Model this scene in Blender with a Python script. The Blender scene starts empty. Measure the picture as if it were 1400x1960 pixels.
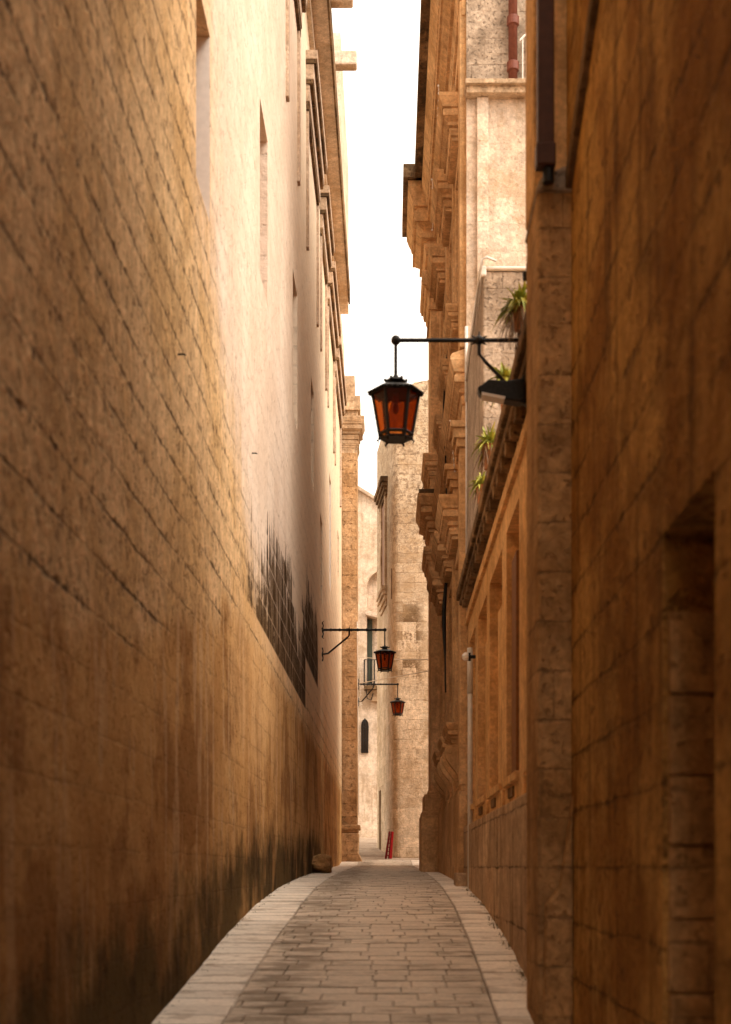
import bpy, bmesh, math, random
from mathutils import Vector, Matrix
random.seed(7)
R = math.radians
scene = bpy.context.scene
COL = scene.collection
F = 2722.0

# ------------------------------------------------------------------ camera, sky, sun, exposure
cd = bpy.data.cameras.new('camera'); cam = bpy.data.objects.new('camera', cd); COL.objects.link(cam)
cam.location = (0, 0, 0); cam.rotation_euler = (R(90), 0, 0)
cd.sensor_fit = 'VERTICAL'; cd.sensor_height = 36; cd.sensor_width = 24; cd.lens = 50
cd.shift_x = -45/1960; cd.shift_y = 680/1960
cd.clip_start = .05; cd.clip_end = 3000
cd.dof.use_dof = True; cd.dof.focus_distance = 27.5; cd.dof.aperture_fstop = 2.2; cd.dof.aperture_blades = 9
scene.camera = cam
SUN_EL, SUN_DIR = R(52), Vector((.80, -.60, 0)).normalized()
w = bpy.data.worlds.new('World'); scene.world = w; w.use_nodes = True
nt = w.node_tree; bg = nt.nodes['Background']; sk = nt.nodes.new('ShaderNodeTexSky')
sk.sky_type = 'NISHITA'; sk.sun_disc = False; sk.sun_elevation = SUN_EL
sk.sun_rotation = math.atan2(SUN_DIR.x, SUN_DIR.y); sk.air_density = 1.0; sk.dust_density = 6.0; sk.ozone_density = .6
cl = nt.nodes.new('ShaderNodeMix'); cl.data_type = 'RGBA'; cl.inputs[0].default_value = .8      # thin bright cloud over the blue
nt.links.new(sk.outputs[0], cl.inputs[6]); cl.inputs[7].default_value = (5.0, 4.3, 3.4, 1)
nt.links.new(cl.outputs[2], bg.inputs[0]); bg.inputs[1].default_value = .15
sl = bpy.data.lights.new('sun', 'SUN'); sl.energy = .6; sl.angle = R(40); sl.color = (1, .91, .80)
so = bpy.data.objects.new('sun', sl); COL.objects.link(so)
d = Vector((SUN_DIR.x*math.cos(SUN_EL), SUN_DIR.y*math.cos(SUN_EL), math.sin(SUN_EL)))
so.rotation_euler = d.to_track_quat('Z', 'Y').to_euler(); so.location = (6, -6, 30)
scene.view_settings.view_transform = 'Standard'; scene.view_settings.look = 'None'
scene.view_settings.gamma = 1; scene.view_settings.exposure = 1.88
scene.cycles.max_bounces = 8; scene.cycles.diffuse_bounces = 6
scene.cycles.sample_clamp_indirect = 4

# ------------------------------------------------------------------ material helpers
class S:
    def __init__(s, name):
        s.m = bpy.data.materials.new(name); s.m.use_nodes = True; s.nt = s.m.node_tree
        s.b = s.nt.nodes['Principled BSDF']; s.b.inputs['Roughness'].default_value = .9
        s.b.inputs['Specular IOR Level'].default_value = .2
        tc = s.nt.nodes.new('ShaderNodeTexCoord'); s.P = tc.outputs['Object']
    def put(s, sock, v):
        if isinstance(v, bpy.types.NodeSocket): s.nt.links.new(v, sock)
        elif isinstance(v, tuple) and len(v) == 3 and sock.type == 'RGBA': sock.default_value = (*v, 1)
        else: sock.default_value = v
    def M(s, op, a, b=0, c=None, clamp=False):
        n = s.nt.nodes.new('ShaderNodeMath'); n.operation = op; n.use_clamp = clamp
        s.put(n.inputs[0], a); s.put(n.inputs[1], b)
        if c is not None: s.put(n.inputs[2], c)
        return n.outputs[0]
    def add(s, a, b): return s.M('ADD', a, b)
    def sub(s, a, b): return s.M('SUBTRACT', a, b)
    def mul(s, a, b): return s.M('MULTIPLY', a, b)
    def xyz(s, v=None):
        n = s.nt.nodes.new('ShaderNodeSeparateXYZ'); s.put(n.inputs[0], v or s.P); return n.outputs
    def comb(s, x, y, z):
        n = s.nt.nodes.new('ShaderNodeCombineXYZ')
        for i, v in enumerate((x, y, z)): s.put(n.inputs[i], v)
        return n.outputs[0]
    def scl(s, v, x, y, z):
        n = s.nt.nodes.new('ShaderNodeVectorMath'); n.operation = 'MULTIPLY'; s.put(n.inputs[0], v); n.inputs[1].default_value = (x, y, z); return n.outputs[0]
    def noise(s, scale, detail=4, v=None, rough=.55, out=0):
        n = s.nt.nodes.new('ShaderNodeTexNoise'); s.put(n.inputs['Vector'], v or s.P)
        n.inputs['Scale'].default_value = scale; n.inputs['Detail'].default_value = detail; n.inputs['Roughness'].default_value = rough
        return n.outputs[out]
    def white(s, v):
        n = s.nt.nodes.new('ShaderNodeTexWhiteNoise'); n.noise_dimensions = '2D'; s.put(n.inputs['Vector'], v); return n.outputs[0]
    def vor(s, scale, v=None):
        n = s.nt.nodes.new('ShaderNodeTexVoronoi'); s.put(n.inputs['Vector'], v or s.P); n.inputs['Scale'].default_value = scale; return n.outputs[0]
    def ss(s, v, a, b, lo=0., hi=1.):
        n = s.nt.nodes.new('ShaderNodeMapRange'); n.interpolation_type = 'SMOOTHSTEP'
        s.put(n.inputs[0], v); s.put(n.inputs[1], a); s.put(n.inputs[2], b); s.put(n.inputs[3], lo); s.put(n.inputs[4], hi)
        return n.outputs[0]
    def mix(s, f, a, b, mode='MIX'):
        n = s.nt.nodes.new('ShaderNodeMix'); n.data_type = 'RGBA'; n.blend_type = mode
        s.put(n.inputs[0], f); s.put(n.inputs[6], a); s.put(n.inputs[7], b); return n.outputs[2]
    def attr(s, name, out=2):
        n = s.nt.nodes.new('ShaderNodeAttribute'); n.attribute_name = name; return n.outputs[out]
    def bright(s, col, f):
        n = s.nt.nodes.new('ShaderNodeVectorMath'); n.operation = 'SCALE'; s.put(n.inputs[0], col); s.put(n.inputs[3], f); return n.outputs[0]
    def done(s, col, height=None, dist=.01, strength=1., rough=None):
        s.put(s.b.inputs['Base Color'], col)
        if rough is not None: s.put(s.b.inputs['Roughness'], rough)
        if height is not None:
            n = s.nt.nodes.new('ShaderNodeBump'); s.put(n.inputs['Height'], height)
            n.inputs['Distance'].default_value = dist; n.inputs['Strength'].default_value = strength
            s.nt.links.new(n.outputs[0], s.b.inputs['Normal'])
        return s.m

def stone(name, c1, c2, course=.27, blk=.55, joint=.6, jw=.010, jcol=(.10, .06, .035), tint=.18, streak=.35,
          pit=.3, grime=.3, gcol=(.12, .075, .04), bump=1., z0=0., extra=None, pitscale=16, vj=.7, rb=.25, pjn=0.):
    s = S(name); x, y, z = s.xyz()
    u = s.add(x, y); v = s.add(z, z0)
    wob = s.noise(2.2, 3, out=0); v2 = s.add(v, s.mul(s.sub(wob, .5), .05))
    row = s.M('FLOOR', s.M('DIVIDE', v2, course))
    fr = s.M('FRACT', s.M('DIVIDE', v2, course))
    dj = s.mul(s.M('MINIMUM', fr, s.sub(1, fr)), course)
    ru = s.M('MULTIPLY_ADD', s.white(s.comb(row, 3.1, 0)), blk, u)
    cu = s.M('DIVIDE', ru, blk); col = s.M('FLOOR', cu); fu = s.M('FRACT', cu)
    du = s.mul(s.M('MINIMUM', fu, s.sub(1, fu)), blk)
    rnd = s.white(s.comb(row, col, 0))
    wn = s.noise(9, 5, rough=.7)
    jwid = s.ss(wn, .44, .68, jw*.35, jw*3.4)
    jh = s.ss(dj, 0., jwid, 1., 0.); jv = s.mul(s.ss(du, 0., s.mul(jwid, .8), 1., 0.), vj)
    jm = s.M('MAXIMUM', jh, jv)
    jvis = s.mul(jm, s.ss(s.noise(1.1, 4), .38, .60, joint*.25, joint))
    big = s.noise(.9, 5, rough=.62)
    c = s.mix(s.ss(big, .40, .60), c1, c2)
    c = s.bright(c, s.M('MULTIPLY_ADD', s.sub(rnd, .5), tint*2, 1.))
    fine = s.noise(26, 4, rough=.7)
    c = s.bright(c, s.ss(fine, .3, .7, .8, 1.16))
    med = s.noise(6, 4, rough=.7); c = s.bright(c, s.ss(med, .35, .65, .84, 1.14))
    pn = s.noise(pitscale, 4, rough=.75)
    pm = s.mul(s.ss(pn, .56, .66), pit)
    c = s.mix(pm, c, gcol)
    st = s.noise(1., 5, v=s.scl(s.P, 5, 5, .5), rough=.6)
    sm = s.mul(s.ss(st, .5, .66), streak)
    c = s.mix(sm, c, gcol)
    gm = s.mul(s.ss(s.noise(1.3, 6, rough=.75), .50, .62), grime)
    c = s.mix(gm, c, gcol)
    pj = s.mul(s.mul(s.ss(s.noise(15, 3, rough=.6), .56, .64), s.ss(dj, .075, .02)), pjn)
    s.hm = None
    if extra: c = extra(s, c, x, y, z, jm)
    if s.hm is not None: jvis = s.mul(jvis, s.hm)
    c = s.mix(jvis, c, jcol)
    if pjn: c = s.mix(s.mul(pj, s.hm if s.hm is not None else 1.), c, jcol)
    h = s.sub(s.add(s.mul(fine, .5), s.add(s.mul(med, 1.2), s.mul(big, .6))), s.add(s.mul(jvis, .7), s.mul(pm, 1.)))
    h = s.add(h, s.mul(rnd, rb))
    s.b.inputs['Specular IOR Level'].default_value = .04; s.b.inputs['Roughness'].default_value = 1.
    return s.done(c, h, .022*bump, .8)

def plain(name, col, rough=.6, metal=0, var=.15, bump=0., scale=20):
    s = S(name); n = s.noise(scale, 4)
    c = s.bright(s.mix(0., col, col), s.ss(n, .3, .7, 1-var, 1+var))
    s.b.inputs['Metallic'].default_value = metal
    return s.done(c, n if bump else None, bump or .001, .7, rough)

# --- the left wall: rough tan courses, pale plaster and painted-in light higher up, ochre and mould lower down
def left_extra(s, c, x, y, z, jm):
    hg = s.attr('hg')
    rag = s.noise(1., 5, v=s.scl(s.P, 5, 5, .6), rough=.65)
    rg = s.sub(rag, .5)
    blot = s.noise(1.1, 5, rough=.65)
    # smooth plaster, paled to paint in brighter light; stops above the damp line
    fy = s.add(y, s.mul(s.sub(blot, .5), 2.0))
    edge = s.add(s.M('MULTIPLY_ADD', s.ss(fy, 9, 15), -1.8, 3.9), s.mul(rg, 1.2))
    lit_zone = s.mul(s.mul(s.ss(fy, 9.2, 11.2), s.ss(s.sub(z, edge), -.2, 1.3)), s.ss(s.sub(y, s.mul(z, .5)), 30, 18, .75, 1.))
    lit_plaster = s.mix(s.ss(blot, .35, .65), (.66, .53, .43), (.75, .63, .53))
    lit_plaster = s.mix(s.mul(s.ss(rag, .55, .8), .35), lit_plaster, (.46, .33, .24))
    lit_plaster = s.mix(s.ss(y, 17, 22), lit_plaster, (.76, .64, .49))
    c = s.mix(s.mul(lit_zone, .9), c, lit_plaster)
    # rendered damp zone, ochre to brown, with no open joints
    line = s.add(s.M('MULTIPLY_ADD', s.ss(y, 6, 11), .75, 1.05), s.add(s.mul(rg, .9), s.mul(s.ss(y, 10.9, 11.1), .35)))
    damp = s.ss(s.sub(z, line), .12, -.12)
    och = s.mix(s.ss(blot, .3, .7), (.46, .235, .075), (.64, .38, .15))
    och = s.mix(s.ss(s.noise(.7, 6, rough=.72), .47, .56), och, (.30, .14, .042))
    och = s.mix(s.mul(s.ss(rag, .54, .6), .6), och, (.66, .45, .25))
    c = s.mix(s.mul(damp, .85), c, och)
    c = s.mix(s.mul(s.mul(s.ss(hg, 2.2, .3), s.ss(y, 12, 7)), s.ss(s.noise(1.5, 6, rough=.7), .35, .6, .25, .7)), c, (.22, .10, .03))  # damp mottling at the near foot, deepened to paint in vignette and dim light
    # orange wash square-edged under the black patch
    om = s.mul(s.mul(s.ss(y, 11.6, 11.7), s.ss(y, 19, 15)), s.mul(s.ss(s.sub(z, s.mul(rg, .2)), 2.55, 2.45), s.ss(s.add(z, s.mul(rg, 2.5)), .6, 1.5)))
    c = s.mix(s.mul(om, s.ss(blot, .35, .6, .35, .65)), c, (.66, .41, .19))
    # black mould patch
    strk = s.noise(1., 5, v=s.scl(s.P, 7, 7, .8), rough=.7)
    prow = s.M('FLOOR', s.M('DIVIDE', z, .27)); pcu = s.add(s.M('DIVIDE', y, .8), s.white(s.comb(prow, 1.7, 0)))
    pblk = s.white(s.comb(prow, s.M('FLOOR', pcu), 0)); pv = s.M('ABSOLUTE', s.sub(s.M('FRACT', pcu), .5))
    top = s.add(s.M('MULTIPLY_ADD', s.sub(strk, .5), 2.4, s.ss(y, 12.4, 18, 2.85, 3.75)), s.add(s.ss(y, 21.5, 22.3, 0., .75), s.add(s.mul(rg, 1.2), s.mul(s.sub(pblk, .5), .45))))
    bot1 = s.mul(s.ss(z, 2.42, 2.45), s.ss(y, 21.9, 21.85)); bot2 = s.mul(s.ss(z, 3.2, 3.25), s.ss(y, 21.85, 21.9))
    gap = s.ss(s.M('ABSOLUTE', s.sub(y, 20.0)), .1, 1.4, .5, 0.)
    bm = s.mul(s.ss(s.sub(z, s.sub(top, gap)), .07, -.06), s.M('MAXIMUM', bot1, bot2))
    bm = s.mul(bm, s.mul(s.ss(s.add(y, s.mul(rg, 1.5)), 12.5, 13.1), s.ss(y, 25.7, 25.6)))
    bm = s.mul(bm, s.ss(strk, .36, .50, .6, 1.)); bm = s.mul(bm, s.ss(s.add(s.noise(2.3, 5, rough=.7), s.ss(y, 13, 16, -.05, .12)), .42, .52, .25, 1.))
    bm = s.mul(bm, s.ss(s.M('ABSOLUTE', s.sub(s.M('FRACT', s.M('DIVIDE', z, .27)), .5)), .465, .49, 1., .45)); bm = s.mul(bm, s.ss(pv, .47, .49, 1., .6))
    c = s.mix(bm, c, s.mix(s.ss(strk, .4, .6), (.10, .055, .022), (.038, .02, .008)))
    # lower mould and moss along the foot
    hh = s.add(hg, s.mul(s.sub(strk, .5), .5)); hh = s.add(hh, s.mul(s.sub(s.noise(2.1, 6, rough=.75), .5), 1.1))
    mm = s.mul(s.ss(hh, .85, .40), s.ss(s.noise(.8, 4), .35, .5, .5, 1.))
    mm = s.mul(mm, s.ss(y, 30, 24))
    c = s.mix(s.mul(mm, .93), c, s.mix(s.ss(blot, .4, .6), (.035, .024, .010), (.09, .06, .022)))
    s.hm = s.mul(s.M('MULTIPLY_ADD', lit_zone, -.8, 1.), s.mul(s.M('MULTIPLY_ADD', damp, -.8, 1.), s.sub(1., bm)))
    return c

M = {}
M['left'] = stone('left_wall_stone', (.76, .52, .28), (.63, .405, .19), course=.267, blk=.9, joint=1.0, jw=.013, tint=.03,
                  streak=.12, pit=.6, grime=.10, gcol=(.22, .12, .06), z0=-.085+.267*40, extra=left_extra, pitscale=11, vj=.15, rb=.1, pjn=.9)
M['right'] = stone('near_right_stone', (.58, .325, .10), (.33, .155, .04), course=.3, blk=.7, joint=.65, vj=.2, jw=.014, jcol=(.06, .03, .012), tint=.05,
                   streak=.6, pit=.7, grime=.45, gcol=(.13, .06, .02), bump=2.2, pitscale=6, pjn=.6)
M['pier'] = stone('pier_blocks', (.48, .29, .135), (.36, .195, .075), course=.27, blk=.6, joint=.55, jw=.010, tint=.10, streak=.4, pit=.5,
                  grime=.4, gcol=(.17, .085, .035), bump=1)
M['dress'] = stone('honey_dressed_stone', (.66, .42, .22), (.54, .32, .15), course=.3, blk=.7, joint=.25, jw=.005, jcol=(.6, .42, .27), tint=.08,
                   streak=.4, pit=.12, grime=.22, gcol=(.24, .12, .045), bump=.2)
M['low'] = stone('low_house_stone', (.69, .43, .205), (.59, .34, .14), course=.30, blk=.62, joint=.35, jw=.005, jcol=(.62, .45, .3), tint=.08,
                 streak=.25, pit=.15, grime=.2, gcol=(.2, .1, .04), bump=.5)
M['plinth'] = stone('plinth_blocks', (.54, .38, .24), (.45, .30, .18), course=.42, blk=.8, joint=.9, jw=.011, tint=.15, streak=.5, pit=.3,
                    grime=.4, gcol=(.13, .075, .035), bump=1.2)
M['pale'] = stone('pale_side_stone', (.69, .56, .45), (.60, .47, .355), course=.33, blk=.5, joint=.3, jw=.008, jcol=(.3, .2, .12), tint=.08,
                  streak=.15, pit=.25, grime=.45, gcol=(.42, .26, .13), bump=.8)
M['grey'] = stone('weathered_grey_stone', (.50, .40, .31), (.40, .31, .23), course=.33, blk=.6, joint=.4, jw=.010, jcol=(.15, .10, .06), tint=.1,
                  streak=.4, pit=.7, grime=.5, gcol=(.18, .13, .09), bump=1.2, pitscale=22)
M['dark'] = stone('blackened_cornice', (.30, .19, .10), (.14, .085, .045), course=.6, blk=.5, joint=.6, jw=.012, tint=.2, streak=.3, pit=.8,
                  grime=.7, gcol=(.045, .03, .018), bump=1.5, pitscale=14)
M['cap'] = stone('far_cornice_stone', (.54, .40, .27), (.42, .28, .17), course=.3, blk=.6, joint=.35, tint=.15, streak=.3, pit=.5, grime=.5,
                 gcol=(.20, .11, .05), bump=1)
def tower_extra(s, c, x, y, z, jm):
    m = s.mul(s.ss(s.M('ABSOLUTE', s.sub(x, .62)), .55, .15), s.mul(s.ss(z, 8.2, 7.5), s.ss(z, 5.0, 5.7)))
    blk = s.white(s.comb(s.M('FLOOR', s.M('DIVIDE', s.add(z, .05), .27)), s.M('FLOOR', s.M('DIVIDE', x, .4)), 0))
    n = s.ss(s.add(s.noise(9, 5, rough=.8), s.mul(s.sub(blk, .5), .35)), .42, .6)
    c = s.mix(s.mul(s.mul(m, n), .92), c, (.14, .08, .035))
    hi = s.mul(s.ss(z, 6.5, 10.5), s.ss(s.noise(6, 6, rough=.85), .46, .56))
    c = s.mix(s.mul(hi, .9), c, (.22, .155, .10)); c = s.mix(s.mul(s.ss(s.noise(2.2, 6, rough=.8), .5, .6), .45), c, (.40, .27, .15))
    n2 = s.ss(s.add(z, s.noise(3, 3)), 1.0, .5)
    return s.mix(s.mul(n2, .35), c, (.30, .17, .07))
M['tower'] = stone('tower_blocks', (.68, .54, .39), (.58, .44, .30), course=.29, blk=.46, joint=.7, jw=.010, jcol=(.34, .21, .115), tint=.12,
                   streak=.12, pit=.35, grime=.3, gcol=(.30, .17, .07), bump=1.6, extra=tower_extra)
M['pillar'] = stone('pillar_blocks', (.52, .33, .18), (.43, .25, .12), course=.36, blk=5, joint=.8, jw=.010, jcol=(.2, .11, .05), tint=.12,
                    streak=.2, pit=.6, grime=.6, gcol=(.18, .10, .045), bump=1.5, pitscale=9)
M['far'] = stone('far_house_plaster', (.68, .54, .42), (.58, .44, .32), course=.3, blk=.6, joint=.12, tint=.04, streak=.45, pit=.3, grime=.4,
                 gcol=(.28, .18, .10), bump=.8)
M['trim'] = stone('window_trim', (.56, .43, .33), (.47, .34, .24), course=5, blk=5, joint=0, tint=.03, streak=.2, pit=.3, grime=.3, gcol=(.25, .17, .1))
M['undr'] = stone('dark_brown_stone', (.25, .16, .09), (.15, .09, .045), course=5, blk=.6, joint=.3, tint=.1, streak=.2, pit=.6, grime=.6, gcol=(.06, .04, .02))
M['white'] = plain('white_limewash', (.78, .72, .66), .8, var=.05)
M['iron'] = plain('black_iron', (.018, .017, .016), .45, .3, var=.3, bump=.003, scale=40)
M['pvc'] = plain('pale_pipe', (.62, .58, .52), .5, var=.08)
M['rust'] = plain('red_brown_pipe', (.17, .055, .035), .35, var=.15)
M['brownpipe'] = plain('dark_brown_pipe', (.065, .025, .014), .5, var=.15)
M['green'] = plain('dull_green_paint', (.045, .052, .036), .6, var=.2)
M['terracotta'] = plain('terracotta', (.42, .19, .09), .8, var=.2)
M['red'] = plain('red_paint', (.36, .012, .016), .4, var=.25)
M['redd'] = plain('dark_red_paint', (.16, .012, .012), .5, var=.25)
M['darkgap'] = plain('dark_interior', (.03, .018, .01), .9)
M['shut'] = plain('brown_shutter', (.20, .085, .03), .6, var=.2)
M['wire'] = plain('white_wire', (.75, .70, .62), .5, var=.05)
M['lens'] = plain('frosted_lamp_glass', (.75, .70, .64), .25, var=.05)
M['bulb'] = plain('unlit_bulb', (.35, .12, .04), .3, var=.05)
M['ground'] = stone('ground_stone', (.40, .30, .21), (.33, .24, .16), course=50, blk=50, joint=0, tint=0, streak=0, pit=.2, grime=.3)

def leafmat(name, a, b):
    s = S(name); n = s.noise(9, 3); c = s.mix(s.ss(n, .35, .65), a, b)
    s.b.inputs['Roughness'].default_value = .5
    return s.done(c)
M['leaf'] = leafmat('succulent_leaf', (.46, .44, .08), (.20, .26, .05))
M['dead'] = leafmat('withered_leaf', (.10, .05, .02), (.20, .12, .05))
M['moss'] = leafmat('dry_weeds', (.10, .085, .03), (.20, .15, .07))

s = S('amber_glass'); nt = s.nt
tr = nt.nodes.new('ShaderNodeBsdfTransparent'); tr.inputs[0].default_value = (.64, .25, .06, 1)
tl = nt.nodes.new('ShaderNodeBsdfTranslucent'); tl.inputs[0].default_value = (.40, .11, .025, 1)
gl = nt.nodes.new('ShaderNodeBsdfGlossy'); gl.inputs[0].default_value = (.8, .8, .8, 1); gl.inputs[1].default_value = .15
m1 = nt.nodes.new('ShaderNodeMixShader'); m1.inputs[0].default_value = .4
m2 = nt.nodes.new('ShaderNodeMixShader'); m2.inputs[0].default_value = .04
nt.links.new(tr.outputs[0], m1.inputs[1]); nt.links.new(tl.outputs[0], m1.inputs[2]); nt.links.new(m1.outputs[0], m2.inputs[1])
nt.links.new(gl.outputs[0], m2.inputs[2]); nt.links.new(m2.outputs[0], nt.nodes['Material Output'].inputs[0])
M['amber'] = s.m

s = S('paver_stone'); tn = s.attr('tint')
n = s.noise(3.2, 6, rough=.7); f = s.noise(30, 4, rough=.7); e = s.attr('edge')
base = s.mix(e, (.64, .54, .43), (.84, .74, .62))
c = s.bright(base, s.M('MULTIPLY_ADD', s.sub(tn, .5), .22, 1.))
c = s.bright(c, s.ss(f, .25, .75, .85, 1.12))
x, y, z = s.xyz()
dirt = s.noise(1., 5, v=s.scl(s.P, 2.2, 5, 1), rough=.65)
lr = s.add(s.ss(s.M('ABSOLUTE', s.add(x, .65)), .45, .05, 0., .16), s.ss(s.M('ABSOLUTE', s.sub(x, .5)), .3, .02, 0., .08))
c = s.mix(s.mul(s.ss(s.add(dirt, lr), .52, .74), s.ss(e, 0., 1., .65, .4)), c, (.14, .10, .06))
c = s.mix(s.mul(e, s.mul(s.ss(s.noise(1., 5, v=s.scl(s.P, 3, 6, 1), rough=.6), .55, .62), .5)), c, (.34, .24, .15))
M['paver'] = s.done(c, s.add(s.mul(n, .6), s.mul(f, .4)), .01, .7, .8)

# ------------------------------------------------------------------ mesh helpers
GP = [(-14, -2.9), (0, -1.55), (8, -.88), (9.5, -.72), (11.3, -.545), (13.8, -.36), (16.8, -.232), (20, -.155), (24.4, -.09), (31, -.02), (38, .05), (41, .2), (47, .62), (56, 1.15), (80, 2.), (3000, 2.)]
def g(y):
    for (a, za), (b, zb) in zip(GP, GP[1:]):
        if y <= b: return za+(zb-za)*(y-a)/(b-a)
    return GP[-1][1]

def tag(o, label=None, cat=None, group=None, kind=None):
    if label: o['label'] = label
    if cat: o['category'] = cat
    if group: o['group'] = group
    if kind: o['kind'] = kind
    return o
def thing(name, label, cat, loc=(0, 0, 0), group=None, rz=0):
    o = bpy.data.objects.new(name, None); COL.objects.link(o); o.location = loc; o.rotation_euler = (0, 0, rz)
    o.empty_display_size = .2
    return tag(o, label, cat, group)

class MB:
    def __init__(s): s.bm = bmesh.new()
    def box(s, x0, x1, y0, y1, z0, z1):
        v = [s.bm.verts.new((x, y, z)) for x in (x0, x1) for y in (y0, y1) for z in (z0, z1)]
        for f in ((0, 1, 3, 2), (4, 6, 7, 5), (0, 4, 5, 1), (2, 3, 7, 6), (0, 2, 6, 4), (1, 5, 7, 3)): s.bm.faces.new([v[i] for i in f])
        return s
    def stack(s, x0, x1, y0, y1, steps):      # steps: (z0, z1, e)
        for i, (a, b, e) in enumerate(steps): s.box(x0-e, x1+e, y0-e, y1+e, a, b)
        return s
    def prism(s, pts, axis, a, b):            # polygon pts in the two other axes, extruded along axis from a to b
        def mk(p, t):
            return {'x': (t, p[0], p[1]), 'y': (p[0], t, p[1]), 'z': (p[0], p[1], t)}[axis]
        A = [s.bm.verts.new(mk(p, a)) for p in pts]; B = [s.bm.verts.new(mk(p, b)) for p in pts]; n = len(pts)
        s.bm.faces.new(A); s.bm.faces.new(B[::-1])
        for i in range(n): s.bm.faces.new((A[i], B[i], B[(i+1) % n], A[(i+1) % n]))
        return s
    def tube(s, pts, r, n=8, caps=True):
        pts = [Vector(p) for p in pts]; rings = []
        rr = r if isinstance(r, (list, tuple)) else [r]*len(pts)
        for i, p in enumerate(pts):
            t = (pts[min(i+1, len(pts)-1)]-pts[max(i-1, 0)]).normalized()
            up = Vector((0, 0, 1)) if abs(t.z) < .9 else Vector((0, 1, 0))
            a = t.cross(up).normalized(); b = t.cross(a)
            rings.append([s.bm.verts.new(p+rr[i]*(math.cos(k*2*math.pi/n)*a+math.sin(k*2*math.pi/n)*b)) for k in range(n)])
        for q, w_ in zip(rings, rings[1:]):
            for k in range(n): s.bm.faces.new((q[k], q[(k+1) % n], w_[(k+1) % n], w_[k]))
        if caps: s.bm.faces.new(rings[0][::-1]); s.bm.faces.new(rings[-1])
        return s
    def lathe(s, prof, c=(0, 0, 0), n=12, ph=0.):
        rings = [[s.bm.verts.new((c[0]+r*math.cos(ph+k*2*math.pi/n), c[1]+r*math.sin(ph+k*2*math.pi/n), c[2]+z)) for k in range(n)] for r, z in prof]
        for q, w_ in zip(rings, rings[1:]):
            for k in range(n): s.bm.faces.new((q[k], q[(k+1) % n], w_[(k+1) % n], w_[k]))
        s.bm.faces.new(rings[0][::-1]); s.bm.faces.new(rings[-1]); return s
    def ball(s, c, r, seg=12):
        bmesh.ops.create_uvsphere(s.bm, u_segments=seg, v_segments=max(6, seg//2+2), radius=r, matrix=Matrix.Translation(c)); return s
    def quad(s, a, b, c, d_): s.bm.faces.new([s.bm.verts.new(p) for p in (a, b, c, d_)]); return s
    def build(s, name, mat, parent=None, bevel=0., smooth=False, hg=False):
        bmesh.ops.recalc_face_normals(s.bm, faces=s.bm.faces)
        me = bpy.data.meshes.new(name)
        if hg:
            L = s.bm.verts.layers.float.new('hg')
            for v in s.bm.verts: v[L] = v.co.z-g(v.co.y)
        s.bm.to_mesh(me); s.bm.free()
        if isinstance(mat, str): mat = M[mat]
        me.materials.append(mat)
        if smooth:
            for p in me.polygons: p.use_smooth = True
        o = bpy.data.objects.new(name, me); COL.objects.link(o)
        if parent: o.parent = parent
        if bevel:
            b = o.modifiers.new('bevel', 'BEVEL'); b.width = bevel; b.segments = 2; b.limit_method = 'ANGLE'; b.angle_limit = R(35)
        return o

def facade(name, xf, y0, y1, z0, z1, holes, mat, parent, side, back, sub=.8, zs=()):
    """wall along the street: face at x=xf(y), with recesses (ya, yb, za, zb, depth, splay), closed at ends, top and back"""
    mb = MB(); bm = mb.bm
    ys = {y0, y1}; zz = {z0, z1, *zs}
    for h in holes: ys |= {h[0], h[1]}; zz |= {h[2], h[3]}
    k = y0
    while k < y1: ys.add(round(k, 4)); k += sub
    ys = sorted(ys); ys = [a for i, a in enumerate(ys) if i == 0 or a-ys[i-1] > 1e-4]; zz = sorted(zz)
    V = {}
    def v(y, z):
        if (y, z) not in V: V[y, z] = bm.verts.new((xf(y), y, z))
        return V[y, z]
    def inh(ya, yb, za, zb):
        ym, zm = (ya+yb)/2, (za+zb)/2
        return any(h[0] < ym < h[1] and h[2] < zm < h[3] for h in holes)
    for a, b in zip(ys, ys[1:]):
        for c, e in zip(zz, zz[1:]):
            if not inh(a, b, c, e): bm.faces.new((v(a, c), v(b, c), v(b, e), v(a, e)))
    for h in holes:
        ya, yb, za, zb, dp = h[:5]; sp = h[5] if len(h) > 5 else 0
        o = [(ya, za), (yb, za), (yb, zb), (ya, zb)]
        i = [(ya+sp*.2, za+sp), (yb-sp*.2, za+sp), (yb-sp*.2, zb-sp), (ya+sp*.2, zb-sp)]
        O = [bm.verts.new((xf(p[0]), p[0], p[1])) for p in o]; I = [bm.verts.new((xf(p[0])+side*dp, p[0], p[1])) for p in i]
        for k in range(4): bm.faces.new((O[k], O[(k+1) % 4], I[(k+1) % 4], I[k]))
        bm.faces.new(I)
    # back block
    xb = back
    A = [bm.verts.new((xb, y0, z)) for z in (z0, z1)]; B = [bm.verts.new((xb, y1, z)) for z in (z0, z1)]
    e0 = [bm.verts.new((xf(y0), y0, z)) for z in (z0, z1)]; e1 = [bm.verts.new((xf(y1), y1, z)) for z in (z0, z1)]
    bm.faces.new((A[0], A[1], e0[1], e0[0])); bm.faces.new((B[0], B[1], e1[1], e1[0])); bm.faces.new((A[0], B[0], B[1], A[1]))
    T = [bm.verts.new((xf(y), y, z1)) for y in ys]
    bm.faces.new(T+[B[1], A[1]])
    bmesh.ops.remove_doubles(bm, verts=bm.verts, dist=1e-5)
    return mb.build(name, mat, parent, hg=True)

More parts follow.
